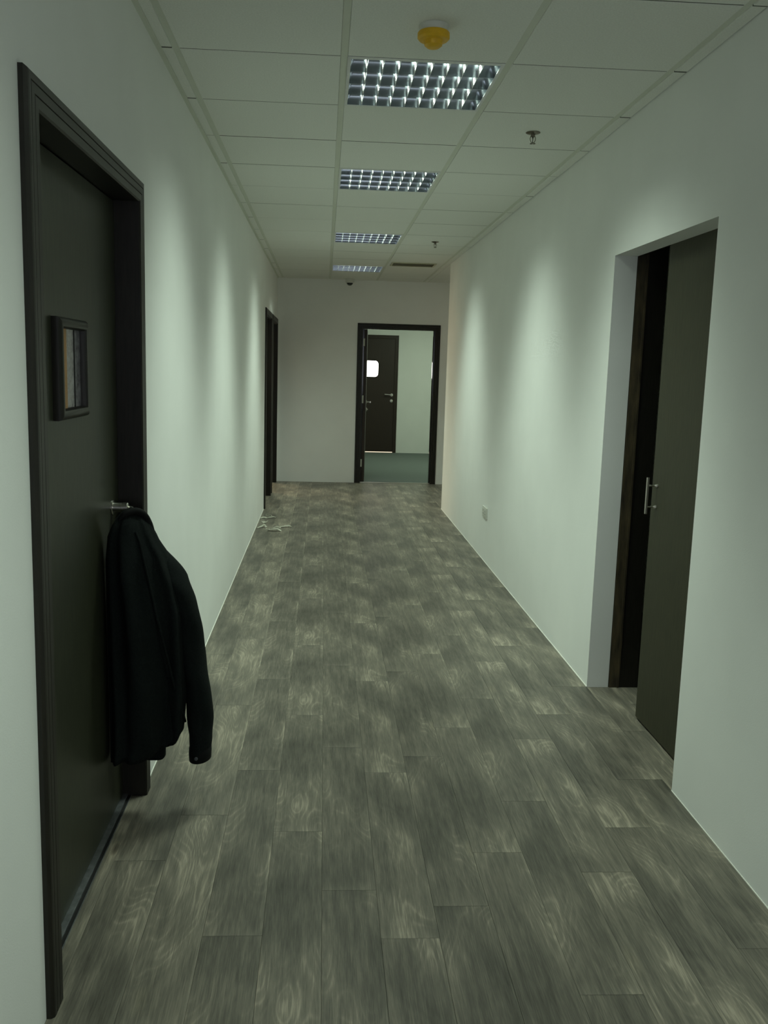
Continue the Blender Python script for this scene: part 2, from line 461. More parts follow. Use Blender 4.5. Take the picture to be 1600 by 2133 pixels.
# ------------------------------------------------------------------ ceiling lights
def lamp_light(name, sx, sy):
    L = bpy.data.lights.new(name, 'AREA')
    L.shape = 'RECTANGLE'; L.size = sx; L.size_y = sy
    L.energy = LAMP_W; L.color = LAMP_RGB
    L.use_nodes = True
    nt = L.node_tree; em = nt.nodes['Emission']
    # the reflectors narrow the beam across the tubes: fall-off with |y| / |z|
    g = N(nt, 'ShaderNodeNewGeometry'); s = N(nt, 'ShaderNodeSeparateXYZ'); nt.links.new(g.outputs['Incoming'], s.inputs[0])
    def m(op, a, b=None, c=None):
        n = N(nt, 'ShaderNodeMath', _operation=op)
        for i, q in enumerate((a, b, c)):
            if q is None: continue
            if isinstance(q, (int, float)): n.inputs[i].default_value = q
            else: nt.links.new(q, n.inputs[i])
        return n.outputs[0]
    ay = m('ABSOLUTE', s.outputs[1]); az = m('MAXIMUM', m('ABSOLUTE', s.outputs[2]), 0.02); ax = m('ABSOLUTE', s.outputs[0])
    t = m('DIVIDE', ay, az); l = m('DIVIDE', ax, az)
    ft = m('DIVIDE', 1.0, m('ADD', 1.0, m('POWER', m('DIVIDE', t, 0.57), 4.2)))
    gl = m('DIVIDE', m('ADD', 0.25, m('MULTIPLY', 2.6, m('MINIMUM', l, 0.45))), m('ADD', 0.30, l))      # batwing: more light thrown sideways than straight down
    nt.links.new(m('MULTIPLY', ft, gl), em.inputs['Strength'])
    return L
LAMP_DATA = lamp_light('tube_light', 0.54, 0.03)
LAMP_DIM = lamp_light('dimmer_tube_light', 0.54, 0.03); LAMP_DIM.energy = LAMP_W * 0.68

FW = 0.6 - TW
def lamp_meshes():
    d = {}
    e = 0.012                                   # visible flat rim
    b = MB()
    b.box(0, FW, 0, e + .012, 0, 0.012).box(0, FW, 0.6 - e, 0.6, 0, 0.012).box(0, e, e, 0.6 - e, 0, 0.012).box(FW - e, FW, e, 0.6 - e, 0, 0.012)
    d['frame'] = (b, M['housing'])
    b = MB().box(0, FW, 0, 0.6, 0.100, 0.105)
    b.box(0, FW, 0, 0.003, 0.012, 0.1).box(0, FW, 0.597, 0.6, 0.012, 0.1).box(0, 0.003, 0, 0.6, 0.012, 0.1).box(FW - 0.003, FW, 0, 0.6, 0.012, 0.1)
    d['housing'] = (b, M['housing'])
    return d
y_in0, y_in1, x_in0, x_in1 = 0.026, 0.588, 0.012, FW - 0.012
ROWS, CELLS = 4, 9
rh = (y_in1 - y_in0) / ROWS; cw = (x_in1 - x_in0) / CELLS
BH = 0.058
def parabola_blade(y, half_top, x0, x1):
    pts = []
    n = 7
    for i in range(n + 1):
        u = i / n; pts.append((y + 0.0012 + half_top * u * u, 0.001 + BH * u))
    for i in range(n, -1, -1):
        u = i / n; pts.append((y - 0.0012 - half_top * u * u, 0.001 + BH * u))
    return MB().prism(pts, 'yz', x0, x1)
def side_reflector(y, sgn, x0, x1):
    n = 7; pts = []
    for i in range(n + 1):
        u = i / n; pts.append((y + sgn * (0.0012 + 0.014 * u * u), 0.001 + BH * u))
    pts += [(y, 0.001 + BH)]
    return MB().prism(pts, 'yz', x0, x1)
bars = []
for r in range(1, ROWS):
    bars.append(parabola_blade(y_in0 + rh * r, 0.014, x_in0, x_in1))
bars.append(side_reflector(y_in0, 1, x_in0, x_in1)); bars.append(side_reflector(y_in1, -1, x_in0, x_in1))
LM = {}
def lm(name, b, mat, smooth=False):
    m = mesh(name, b.v, b.f, mat); bm = bmesh.new(); bm.from_mesh(m); bmesh.ops.recalc_face_normals(bm, faces=bm.faces[:]); bm.to_mesh(m); bm.free()
    if smooth:
        for p in m.polygons: p.use_smooth = True
        m.set_sharp_from_angle(angle=math.radians(40))
    return m
bar_meshes = [lm('louvre_bar', b, M['mirror'], True) for b in bars]
cross = MB()
h_ = 0.024
cross.prism([(-0.0009, 0.002), (0.0009, 0.002), (0.0055, h_), (-0.0055, h_)], 'xz', 0.003, rh - 0.003)
cross_mesh = lm('louvre_blade', cross, M['blade'])
endp = MB().prism([(0, 0.001), (0.0015, 0.001), (-0.004, BH), (-0.008, BH)], 'xz', y_in0, y_in1)
tube_b = MB().tube([(0.022, 0, 0.078), (FW - 0.022, 0, 0.078)], 0.008, 10)
tube_mesh = lm('tube', tube_b, M['tube'], True)
fm = lamp_meshes(); frame_mesh = lm('frame', *fm['frame']); house_mesh = lm('housing', *fm['housing'])
def slope_end(x, s):
    return MB().prism([(x, 0.001), (x + s * 0.0215, 0.001 + BH), (x - s * 0.001, 0.001 + BH)], 'xz', y_in0, y_in1)
end_meshes = [lm('end_reflector', slope_end(x_in0, 1), M['mirror']), lm('end_reflector', slope_end(x_in1, -1), M['mirror'])]
def ceiling_light(k, label):
    x, y = R1 + TW, Y0 + 0.6 * k
    t = empty('ceiling_light', (x, y, HC))
    tag(t, label, 'ceiling light', 'louvred ceiling lights along the corridor')
    link('frame', frame_mesh, t); link('housing', house_mesh, t)
    lv = bar_meshes
    for m in lv: link('louvre_bar', m, t)
    for m in end_meshes: link('end_reflector', m, t)
    for r in range(ROWS):
        for c in range(1, CELLS):
            link('louvre_blade', cross_mesh, t, (x_in0 + cw * c, y_in0 + rh * r, 0))
        link('tube', tube_mesh, t, (0, y_in0 + rh * (r + .5), 0))
        lo = bpy.data.objects.new('tube_light', LAMP_DIM if k < 0 else LAMP_DATA); COL.objects.link(lo); lo.parent = t
        lo.location = (FW / 2, y_in0 + rh * (r + .5), 0.032)
    return t
ceiling_light(0, 'largest and nearest louvred ceiling light, just past the yellow smoke detector')
ceiling_light(3, 'second louvred ceiling light, one sprinkler further along than the first')
ceiling_light(7, 'third louvred ceiling light, level with the smaller far sprinkler')
ceiling_light(11, 'fourth and farthest louvred ceiling light, just before the dome camera')
ceiling_light(-4, 'louvred ceiling light behind the viewer, out of the photo')

# ------------------------------------------------------------------ doors
def casing_profile(w, d):
    """two-groove moulded casing: list of (across, proud)"""
    g = 0.0016
    return [(0, 0), (0, d * .55), (0.006, d * .95), (0.012, d), (w * .33 - g, d), (w * .33, d - .005), (w * .33 + g, d), (w * .64 - g, d), (w * .64, d - .005), (w * .64 + g, d),
            (w - 0.004, d), (w, d - 0.004), (w, 0)]
def frame_mb(w, d, a0, a1, top, P, z0=0.0):
    """moulded casing around an opening a0..a1 (outer edges), P maps (along, z, proud) to a point"""
    prof = casing_profile(w, d)
    b = MB(); n = len(prof)
    rings = []
    rings.append([P(a0 + p, z0, q) for p, q in prof])
    rings.append([P(a0 + p, top - p, q) for p, q in prof])
    rings.append([P(a1 - p, top - p, q) for p, q in prof])
    rings.append([P(a1 - p, z0, q) for p, q in prof])
    v = [x for r in rings for x in r]; f = []
    for k in range(3):
        for i in range(n):
            j = (i + 1) % n
            f.append((k * n + i, k * n + j, (k + 1) * n + j, (k + 1) * n + i))
    f.append(tuple(range(n))); f.append(tuple(reversed(range(3 * n, 4 * n))))
    return b.add(v, f)

# --- near door on the left wall
d1 = tag(empty('door_1', (XL, 2.455, 0)), 'closed dark door with a small vision panel and a jacket on its handle', kind='structure')
def to(o, mb):                      # world-space shapes under a parent that sits at its own base
    for v in mb.v: v -= o.location
    return mb
PL_ = lambda a, z, q: (XL + q, a, z)
to(d1, frame_mb(0.072, 0.019, 1.879, 3.030, 2.100, PL_)).build('casing', M['casing'], d1)
DX = XL - 0.065                      # door face
j = MB()
j.box(XL - WT, XL + 0.001, 1.935, 1.951, 0, 2.045).box(XL - WT, XL + 0.001, 2.959, 2.975, 0, 2.045).box(XL - WT, XL + 0.001, 1.951, 2.959, 2.029, 2.045)
to(d1, j).build('jamb', M['casing'], d1, bevel=0.0008, seg=1)
st = MB()
st.box(DX + 0.001, DX + 0.013, 1.951, 1.961, 0, 2.029).box(DX + 0.001, DX + 0.013, 2.949, 2.959, 0, 2.029).box(DX + 0.001, DX + 0.013, 1.961, 2.949, 2.019, 2.029)
leaf = to(d1, MB().box(DX - 0.040, DX, 1.954, 2.956, 0.008, 2.026)).build('door_leaf', M['leaf'], d1, bevel=0.001, seg=1)
to(d1, MB().box(-0.700, -0.6655, 1.951, 2.959, 0, 0.0062)).build('threshold', M['alu'], d1, bevel=0.0015, seg=2)
to(d1, MB().box(-0.6655, -0.6555, 1.951, 2.959, -0.004, -0.001)).build('threshold_gap', M['groove'], d1)
to(d1, MB().box(-0.6555, -0.6530, 1.951, 2.959, -0.001, 0.0022)).build('threshold_edge', M['alu'], d1)
# vision panel on the leaf
VY0, VY1, VZ0, VZ1 = 2.268, 2.535, 1.366, 1.628
def ring_mb(y0, y1, z0, z1, prof):
    """moulding ring on the door face; prof = (inset, proud)"""
    v = []; f = []; n = len(prof)
    for (sy, sz) in ((0, 0), (1, 0), (1, 1), (0, 1)):
        for p, q in prof:
            y = y0 + p if sy == 0 else y1 - p; z = z0 + p if sz == 0 else z1 - p
            v.append((DX + q, y, z))
    for k in range(4):
        k2 = (k + 1) % 4
        for i in range(n):
            i2 = (i + 1) % n
            f.append((k * n + i, k * n + i2, k2 * n + i2, k2 * n + i))
    return MB().add(v, f)
vf = to(d1, ring_mb(VY0, VY1, VZ0, VZ1, [(0, 0), (0, 0.014), (0.004, 0.021), (0.012, 0.025), (0.024, 0.024), (0.028, 0.018), (0.028, 0)])).build('panel_frame', M['casing'], leaf, smooth='auto')
to(d1, MB().box(DX + 0.001, DX + 0.005, VY0 + 0.020, VY1 - 0.020, VZ0 + 0.020, VZ1 - 0.020)).build('vision_pane', M['glass'], leaf)
to(d1, MB().box(DX + 0.005, DX + 0.010, VY0 + 0.070, VY0 + 0.092, VZ0 + 0.0282, VZ1 - 0.0282).box(DX + 0.005, DX + 0.009, VY0 + 0.095, VY0 + 0.099, VZ0 + 0.0282, VZ1 - 0.0282)).build('panel_bead', M['tan'], leaf)['label'] = 'raw tan wood bead along the near side of the pane'
to(d1, MB().box(DX + 0.005, DX + 0.0065, 2.446, 2.452, VZ0 + 0.0282, VZ1 - 0.0282)).build('panel_seam', M['groove'], leaf)  # dark strip stands in for a door gap reflected in the pane
# lever handle, lever pointing to the hinge side
hz, hy = 1.047, 2.872
to(d1, MB().lathe([(0.024, 0), (0.024, 0.003), (0.022, 0.0045), (0.0165, 0.0045), (0.0165, 0.030), (0.0155, 0.0305), (0.0155, 0.0325), (0.0168, 0.033), (0.0168, 0.049), (0.0155, 0.0505), (0.010, 0.051)], 28, 'x', (DX, hy, hz))).build('handle_rose', M['steel'], leaf, smooth='auto')
lever = MB().tube([(DX + 0.008, hy, hz), (DX + 0.052, hy, hz - .002), (DX + 0.062, hy - 0.006, hz - .003), (DX + 0.066, hy - 0.018, hz - .004), (DX + 0.064, hy - 0.11, hz - .006)], [0.009, 0.009, 0.009, 0.009, 0.008], 14)
to(d1, lever).build('lever_handle', M['steel'], leaf, smooth='auto')

# --- the two open doorways at the far end of the left wall
def far_door(name, a0, a1, label, hinge_far=True):
    o = tag(empty(name, (XL, (a0 + a1) / 2, 0)), label, kind='structure')
    to(o, frame_mb(0.066, 0.017, a0, a1, 2.105, PL_)).build('casing', M['casing'], o)
    i0, i1 = a0 + 0.056, a1 - 0.056
    b = MB().box(XL - WT, XL + 0.001, i0 - .012, i0 + 0.004, 0, 2.045).box(XL - WT, XL + 0.001, i1 - 0.004, i1 + .012, 0, 2.045).box(XL - WT, XL + 0.001, i0 + 0.004, i1 - 0.004, 2.031, 2.045)
    to(o, b).build('jamb', M['casing'], o)
    # the leaf stands open into the room, flat against the far jamb
    ly = i1 - 0.046 if hinge_far else i0 + 0.006
    lf = to(o, MB().box(XL - WT - 0.88, XL - WT - 0.004, ly, ly + 0.04, 0.006, 2.028)).build('door_leaf', M['brown'], o, bevel=0.001, seg=1)
    y = ly if hinge_far else ly + 0.04; sg = -1 if hinge_far else 1; x = XL - WT - 0.82
    to(o, MB().lathe([(0.024, 0), (0.024, sg * 0.008)], 18, 'y', (x, y, 1.03)).tube([(x, y, 1.03), (x, y + sg * 0.05, 1.03), (x + 0.012, y + sg * 0.058, 1.03), (x + 0.12, y + sg * 0.058, 1.03)], 0.009, 10)).build('lever_handle', M['steel'], lf, smooth='auto')
    return o
far_door('door_2', 9.262, 10.288, 'open dark-framed doorway just beyond the paper scraps on the left wall')
far_door('door_3', 10.440, 11.500, 'last open dark-framed doorway on the left wall, beside the end wall', False)
# the rooms behind them
MB().box(-3.3, XL - WT, 9.0, 9.05, 0, HC).box(-3.3, -3.25, 9.0, 14.2, 0, HC).box(-3.3, XL - WT, 14.15, 14.2, 0, HC).box(XL - WT - .05, XL - WT, YB + WT, 14.2, 0, HC).build('wall_side_room', M['wall'], kind='structure')
MB().box(-3.3, XL - WT, 9.0, 14.2, HC, HC + 0.05).build('ceiling_side_room', M['tile'], kind='structure')
MB().box(-3.3, XL - WT, YB + .06, 14.2, -0.06, -0.004).build('floor_side_room', M['subfloor'], kind='structure')
MB().box(-0.758 - 0.06, -0.758, 10.30, 10.43, 0, HC).build('wall_between_doors', M['wall'], kind='structure')

# --- recessed sliding door on the right wall
d4 = tag(empty('door_4', (1.42, 3.5, 0)), 'part-open dark sliding door in a deep recess of the right wall', kind='structure')
b = MB().box(1.424, 1.462, 4.050, 4.066, 0, 2.13).box(1.462, 1.471, 4.046, 4.066, 0, 2.13)
to(d4, MB().box(1.471, 1.564, 4.053, 4.066, 0, 2.13)).build('inner_jamb', M['casing'], d4)
to(d4, b).build('jamb', M['jamb_brown'], d4)
sl = to(d4, MB().box(1.420, 1.458, 2.905, 3.672, 0.010, 2.13)).build('door_leaf', M['slide'], d4, bevel=0.001, seg=1)
to(d4, MB().box(1.424, 1.564, 2.905, 4.05, 2.13, 2.14).box(1.462, 1.466, 2.905, 4.05, 2.07, 2.13)).build('top_track', M['casing'], d4)
h = MB()
hx, hyy = 1.377, 3.616
h.box(hx - 0.004, hx + 0.005, hyy - 0.005, hyy + 0.005, 0.937, 1.093)
hb = to(d4, h).build('pull_handle', M['steel'], sl, bevel=0.001, seg=2)
h = MB()
for z in (1.058, 0.967):
    h.tube([(hx + .005, hyy, z), (1.412, hyy, z)], 0.0035, 10)
    h.lathe([(0.0045, 0), (0.0085, 0.008), (0.0085, 0.012)], 16, 'x', (1.408, hyy, z))
to(d4, h).build('handle_post', M['steel'], sl, smooth='auto')
# dim room behind it
MB().box(1.565, 3.4, 2.0, 2.05, 0, HC).box(1.565, 3.4, 5.4, 5.45, 0, HC).box(3.35, 3.4, 2.0, 5.45, 0, HC).build('wall_store_room', M['wall'], kind='structure')
MB().box(1.565, 3.4, 2.0, 5.45, HC, HC + .05).build('ceiling_store_room', M['tile'], kind='structure')

# --- doorway in the end wall
d5 = tag(empty('door_5', (0.963, YB, 0)), 'open dark-framed doorway in the end wall with steel hinges', kind='structure')
PB = lambda a, z, q: (a, YB - q, z)
to(d5, frame_mb(0.072, 0.017, 0.421, 1.503, 2.087, PB)).build('casing', M['casing'], d5)
b = MB().box(0.485, 0.499, YB - .001, YB + WT, 0, 2.045).box(1.431, 1.445, YB - .001, YB + WT, 0, 2.045).box(0.499, 1.431, YB - .001, YB + WT, 2.027, 2.045)
b.box(0.499, 0.512, YB + 0.045, YB + 0.09, 0, 2.027).box(1.418, 1.431, YB + 0.045, YB + 0.09, 0, 2.027).box(0.512, 1.418, YB + 0.045, YB + 0.09, 2.014, 2.027)
to(d5, b).build('jamb', M['polished'], d5)
for z in (1.842, 1.105, 0.265):
    to(d5, MB().box(0.4985, 0.5015, YB + 0.002, YB + 0.042, z - 0.05, z + 0.05).tube([(0.512, YB + 0.006, z - 0.05), (0.512, YB + 0.006, z + 0.05)], 0.008, 10).box(.4995, .512, YB + .001, YB + .010, z - .05, z + .05)).build('hinge', M['hinge'], d5)
to(d5, MB().box(0.499, 1.431, YB + 0.005, YB + 0.045, -0.001, 0.009)).build('threshold', M['steel'], d5, bevel=0.0035, seg=3)
ang = math.radians(3.2)
lf5 = MB().box(0, 0.04, 0, 0.90, 0.006, 2.012).build('door_leaf', M['brown'], d5, bevel=0.001, seg=1)
lf5.location = (0.514 - 0.963, 0.095, 0); lf5.rotation_euler = (0, 0, -ang)
MB().lathe([(0.024, 0), (0.024, 0.008)], 18, 'x', (0.04, 0.84, 1.035)).tube([(0.044, 0.84, 1.035), (0.09, 0.84, 1.035), (0.098, 0.83, 1.035), (0.098, 0.72, 1.035)], 0.0095, 10).build('lever_handle', M['steel'], lf5, smooth='auto')
MB().lathe([(0.026, 0), (0.026, 0.008), (0.010, 0.012), (0.010, 0.028)], 18, 'x', (0.04, 0.84, 0.93)).build('lock_cylinder', M['steel'], lf5, smooth='auto')

# --- the far room seen through it
YF = 15.82
MB().box(-0.6, 3.4, YB + WT, YF, -0.06, 0.0).build('floor_carpet', M['carpet'], kind='structure')
wall_x('wall_far_room', YF, YF + WT, -0.7, 3.4, [(0.50, 1.265, 2.06)])
MB().box(-0.7, -0.6, YB + WT, YF, 0, HC).build('wall_far_room_left', M['wall'], kind='structure')
MB().box(3.3, 3.4, YB + WT, YF, 0, HC).build('wall_far_room_right', M['wall'], kind='structure')
MB().box(-0.7, 3.4, YB + WT, YF + WT, HC, HC + 0.05).build('ceiling_far_room', M['tile'], kind='structure')
d6 = tag(empty('door_6', (0.88, YF, 0)), 'closed brown door with a lit round-cornered window at the back of the far room', kind='structure')
PF = lambda a, z, q: (a, YF - q, z)
to(d6, frame_mb(0.062, 0.015, 0.445, 1.317, 2.095, PF)).build('casing', M['brown'], d6)
# leaf with a rounded square opening
wx0, wx1, wz0, wz1, rr = 0.690, 0.962, 1.357, 1.640, 0.06
def rounded(x0, x1, z0, z1, r, n=6):
    p = []
    for cx, cz, a0 in ((x1 - r, z1 - r, 0), (x0 + r, z1 - r, 90), (x0 + r, z0 + r, 180), (x1 - r, z0 + r, 270)):
        for i in range(n + 1):
            a = math.radians(a0 + 90 * i / n); p.append((cx + r * math.cos(a), cz + r * math.sin(a)))
    return p
lx0, lx1, lz0, lz1 = 0.503, 1.262, 0.016, 2.056
def leaf_with_window(yf, yb):
    hole = rounded(wx0, wx1, wz0, wz1, rr); rect = [(lx0, lz0), (lx1, lz0), (lx1, lz1), (lx0, lz1)]
    bm = bmesh.new(); ed = []
    for loop in (hole, rect):
        vs = [bm.verts.new((p, yf, q)) for p, q in loop]
        ed += [bm.edges.new((vs[i], vs[(i + 1) % len(vs)])) for i in range(len(vs))]
    bmesh.ops.triangle_fill(bm, edges=ed, use_beauty=True)
    r = bmesh.ops.extrude_face_region(bm, geom=bm.faces[:])
    bmesh.ops.translate(bm, verts=[g for g in r['geom'] if isinstance(g, bmesh.types.BMVert)], vec=(0, yb - yf, 0))
    bm.verts.index_update()
    b = MB(); b.add([v.co.copy() for v in bm.verts], [tuple(v.index for v in f.verts) for f in bm.faces]); bm.free()
    return b
lf6 = to(d6, leaf_with_window(YF - 0.002, YF + 0.038)).build('door_leaf', M['brown'], d6)
win = emis('lit_window', (1.0, 0.95, 0.86), 7.0)
to(d6, MB().prism(rounded(wx0 - .004, wx1 + .004, wz0 - .004, wz1 + .004, rr), 'xz', YF + 0.018, YF + 0.022)).build('window_pane', win, lf6)['label'] = 'bright lit pane with rounded corners'
gk = MB(); ri = rounded(wx0, wx1, wz0, wz1, rr); ro = rounded(wx0 - .016, wx1 + .016, wz0 - .016, wz1 + .016, rr + .016)
v = [(p[0], YF - 0.002, p[1]) for p in ro] + [(p[0], YF - 0.008, p[1]) for p in ri] ; nn = len(ri)
v += [(p[0], YF + 0.016, p[1]) for p in ri]
gk.add(v, [(i, (i + 1) % nn, nn + (i + 1) % nn, nn + i) for i in range(nn)] + [(nn + i, nn + (i + 1) % nn, 2 * nn + (i + 1) % nn, 2 * nn + i) for i in range(nn)])
to(d6, gk).build('window_gasket', M['groove'], lf6)
to(d6, MB().lathe([(0.026, 0), (0.026, -0.008)], 18, 'y', (1.215, YF - .002, 1.042)).tube([(1.215, YF - .004, 1.042), (1.215, YF - 0.05, 1.042), (1.205, YF - 0.058, 1.043), (1.085, YF - 0.058, 1.052)], 0.0095, 10)).build('lever_handle', M['steel'], lf6, smooth='auto')
to(d6, MB().lathe([(0.027, 0), (0.027, -0.008), (0.011, -0.010), (0.011, -0.014)], 18, 'y', (1.212, YF - .002, 0.935))).build('lock_rose', M['steel'], lf6, smooth='auto')
# daylight shows under the leaf
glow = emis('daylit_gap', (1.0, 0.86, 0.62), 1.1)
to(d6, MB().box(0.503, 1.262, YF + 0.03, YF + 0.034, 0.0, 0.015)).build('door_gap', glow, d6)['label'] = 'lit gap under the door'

# ------------------------------------------------------------------ things
# smoke detector
t = tag(empty('smoke_detector', (0.335, 3.035, HC)), 'smoke detector under a yellow stepped dust cap, on the ceiling before the first light', 'smoke detector')
MB().lathe([(0.050, 0.0), (0.050, -0.006), (0.046, -0.020), (0.043, -0.024)], 36).build('base', M['white'], t, smooth='auto')['label'] = 'white round base'
MB().lathe([(0.0505, -0.021), (0.0525, -0.024), (0.0525, -0.038), (0.047, -0.044), (0.033, -0.047), (0.031, -0.050), (0.029, -0.060), (0.020, -0.067), (0.008, -0.068)], 36).build('dust_cap', M['yellow'], t, smooth='auto')['label'] = 'yellow stepped dust cap'

# sprinklers
def sprinkler(x, y, label):
    t = tag(empty('sprinkler', (x, y, HC)), label, 'sprinkler', 'pendent sprinklers')
    MB().lathe([(0.034, 0.0), (0.034, -0.0015), (0.030, -0.004), (0.016, -0.009), (0.013, -0.0095)], 32).build('escutcheon', M['chrome'], t, smooth='auto')
    b = MB().lathe([(0.010, -0.008), (0.010, -0.018), (0.008, -0.020)], 16)
    for s in (-1, 1):
        b.tube([(s * 0.009, 0, -0.015), (s * 0.0125, 0, -0.024), (s * 0.0125, 0, -0.032), (s * 0.008, 0, -0.042), (s * 0.001, 0, -0.047)], 0.0017, 8)
    b.build('yoke', M['chrome'], t, smooth='auto')
    MB().tube([(0, 0, -0.019), (0, 0, -0.030), (0, 0, -0.046)], [0.0035, 0.0016, 0.0016], 8).build('bulb', M['groove'], t, smooth=True)
    b = MB().lathe([(0.004, -0.0465), (0.006, -0.0475), (0.006, -0.049)], 14)
    for i in range(12):
        a = 2 * math.pi * i / 12
        c, s_ = math.cos(a), math.sin(a)
        b.tube([(0.005 * c, 0.005 * s_, -0.048), (0.013 * c, 0.013 * s_, -0.0495)], 0.0014, 5)
    b.build('deflector', M['chrome'], t)
    return t
sprinkler(0.952, 4.255, 'nearer and larger pendent sprinkler, between the first two ceiling lights')
sprinkler(0.950, 7.90, 'farther and smaller pendent sprinkler, beside the third ceiling light')

# air grille
t = tag(empty('air_grille', (0.93, Y0 + 6.285, HC)), 'pale air grille in the ceiling with dark slots, beside the fourth light', 'air grille')
gx, gy = 0.238, 0.153
b = MB().box(-gx, gx, -gy, -gy + 0.018, -0.008, 0.004).box(-gx, gx, gy - 0.018, gy, -0.008, 0.004).box(-gx, -gx + 0.018, -gy + .018, gy - .018, -0.008, 0.004).box(gx - 0.018, gx, -gy + .018, gy - .018, -0.008, 0.004)
b.build('frame', M['grille'], t, bevel=0.0015, seg=1)
for i in range(9):
    y = -gy + 0.034 + i * 0.0295
    MB().prism([(y, -0.006), (y + 0.0015, -0.006), (y + 0.020, 0.010), (y + 0.0185, 0.010)], 'yz', -gx + 0.018, gx - 0.018).build('slat', M['grille'], t)
for i in range(4):
    x = -gx + 0.035 + i * 0.028
    MB().box(x, x + 0.006, -gy + 0.018, -gy + 0.034, -0.006, 0.006).build('slat_support', M['grille'], t)
MB().box(-gx, gx, -gy, gy, 0.013, 0.016).build('backing', M['plenum'], t)

# dome camera
t = tag(empty('dome_camera', (0.302, 11.42, HC)), 'small white dome camera with dark bubble on ceiling above the end doorway', 'camera')
MB().lathe([(0.056, 0.0), (0.057, -0.004), (0.056, -0.042), (0.050, -0.050), (0.040, -0.051)], 32).build('housing', M['white'], t, smooth='auto')['label'] = 'white round housing'
MB().lathe([(0.041, -0.048)] + [(0.041 * math.cos(a), -0.050 - 0.036 * math.sin(a)) for a in [math.radians(10 * i) for i in range(0, 9)]], 32).build('bubble', M['dome'], t, smooth=True)['label'] = 'dark tinted bubble'

# wall socket
t = tag(empty('wall_socket', (XR, 6.90, 0.395)), 'pale double wall socket low on the right wall', 'wall socket')
MB().box(-0.010, 0.0, -0.088, 0.088, -0.043, 0.043).build('plate', M['white'], t, bevel=0.003, seg=2)
for s in (-1, 1):
    f = MB().box(-0.012, -0.0095, s * 0.040 - 0.030, s * 0.040 + 0.030, -0.030, 0.030).build('socket_face', M['white'], t, bevel=0.001, seg=1)
    q = MB().box(-0.0127, -0.0119, s * .04 - .003, s * .04 + .003, 0.006, 0.018)
    for e in (-1, 1): q.box(-0.0127, -0.0119, s * .04 + e * .014 - .004, s * .04 + e * .014 + .004, -0.014, -0.009)
    q.build('socket_hole', M['socket_dark'], f)
    MB().box(-0.0135, -0.0119, s * .04 + 0.018, s * .04 + 0.027, 0.012, 0.024).build('rocker_switch', M['white'], f)

# scraps on the floor near the far left doorway
def strip(pts, w, th=0.0012, twist=0.0):
    """thin bent strip with thickness, following pts"""
    b = MB(); pts = [Vector(p) for p in pts]; n = len(pts); v = []
    for i, p in enumerate(pts):
        t_ = (pts[min(i + 1, n - 1)] - pts[max(i - 1, 0)]).normalized()
        side = Vector((-t_.y, t_.x, 0))
        side = side.normalized() if side.length > 1e-4 else Vector((0, 1, 0))
        side = (side * math.cos(twist * i) + Vector((0, 0, 1)) * math.sin(twist * i))
        ww = w * (0.55 + 0.45 * math.sin(math.pi * (i + .6) / (n + .2)))
        up = side.cross(t_).normalized() * th
        v += [p - side * ww - up, p + side * ww - up, p + side * ww + up, p - side * ww + up]
    f = [(0, 1, 2, 3), tuple(reversed([4 * (n - 1) + i for i in range(4)]))]
    for i in range(n - 1):
        for k in range(4):
            k2 = (k + 1) % 4
            f.append((4 * i + k, 4 * i + k2, 4 * i + 4 + k2, 4 * i + 4 + k))
    return b.add(v, f)
def curl(r, turns, h):
    return [(r * math.cos(a) * (1 - 0.12 * a / 6.28), r * 1.6 * math.sin(a), h * (0.5 - 0.5 * math.cos(a * 1.0)) + .004) for a in [turns * 6.283 * i / 14 for i in range(15)]]
scraps = [
    ((-0.536, 8.82), curl(0.040, 0.9, 0.012), 0.006, 'curled pale scrap farthest from the camera, by the left doorway', 0.15),
    ((-0.575, 8.698), [(-0.04, -0.03, .004), (-0.01, 0.0, .010), (0.03, 0.02, .005)], 0.012, 'straight pale scrap closest to the left wall, before the curl', 0.2),
    ((-0.520, 8.70), [(-0.05, -0.02, .003), (0.0, 0.0, .009), (0.05, 0.03, .012), (0.075, 0.05, .004)], 0.009, 'long thin pale scrap just right of the one by the wall', 0.1),
    ((-0.547, 8.416), [(-0.03, 0.04, .010), (0.0, 0.0, .004), (0.028, -0.02, .016)], 0.020, 'lone folded pale scrap between the two groups of scraps', 0.25),
    ((-0.555, 8.186), [(-0.055, -0.04, .003), (-0.01, 0.0, .012), (0.02, 0.03, .022), (0.045, 0.0, .005)], 0.014, 'tented pale scrap at the left end of the near group', 0.1),
    ((-0.512, 8.079), [(-0.012, 0, .004), (0.0, 0.006, .008), (0.010, 0, .004)], 0.010, 'left one of two tiny pale crumbs', 0.1),
    ((-0.486, 8.079), [(-0.010, 0, .004), (0.0, -0.006, .007), (0.012, 0, .004)], 0.010, 'right one of two tiny pale crumbs', 0.1),
    ((-0.430, 8.012), [(-0.08, 0.03, .003), (-0.02, 0.0, .018), (0.03, 0.005, .020), (0.075, 0.0, .004)], 0.022, 'nearest and largest scrap, arched off the floor', 0.05),
    ((-0.418, 8.173), [(-0.045, -0.02, .004), (0.0, 0.01, .010), (0.045, -0.01, .004)], 0.010, 'thin scrap at the middle of the near group', 0.2),
    ((-0.350, 8.203), [(-0.05, 0.0, .005), (0.0, 0.01, .012), (0.055, 0.03, .014), (0.08, 0.05, .005)], 0.014, 'scrap farthest from the left wall, at the right of its group', 0.12),
]
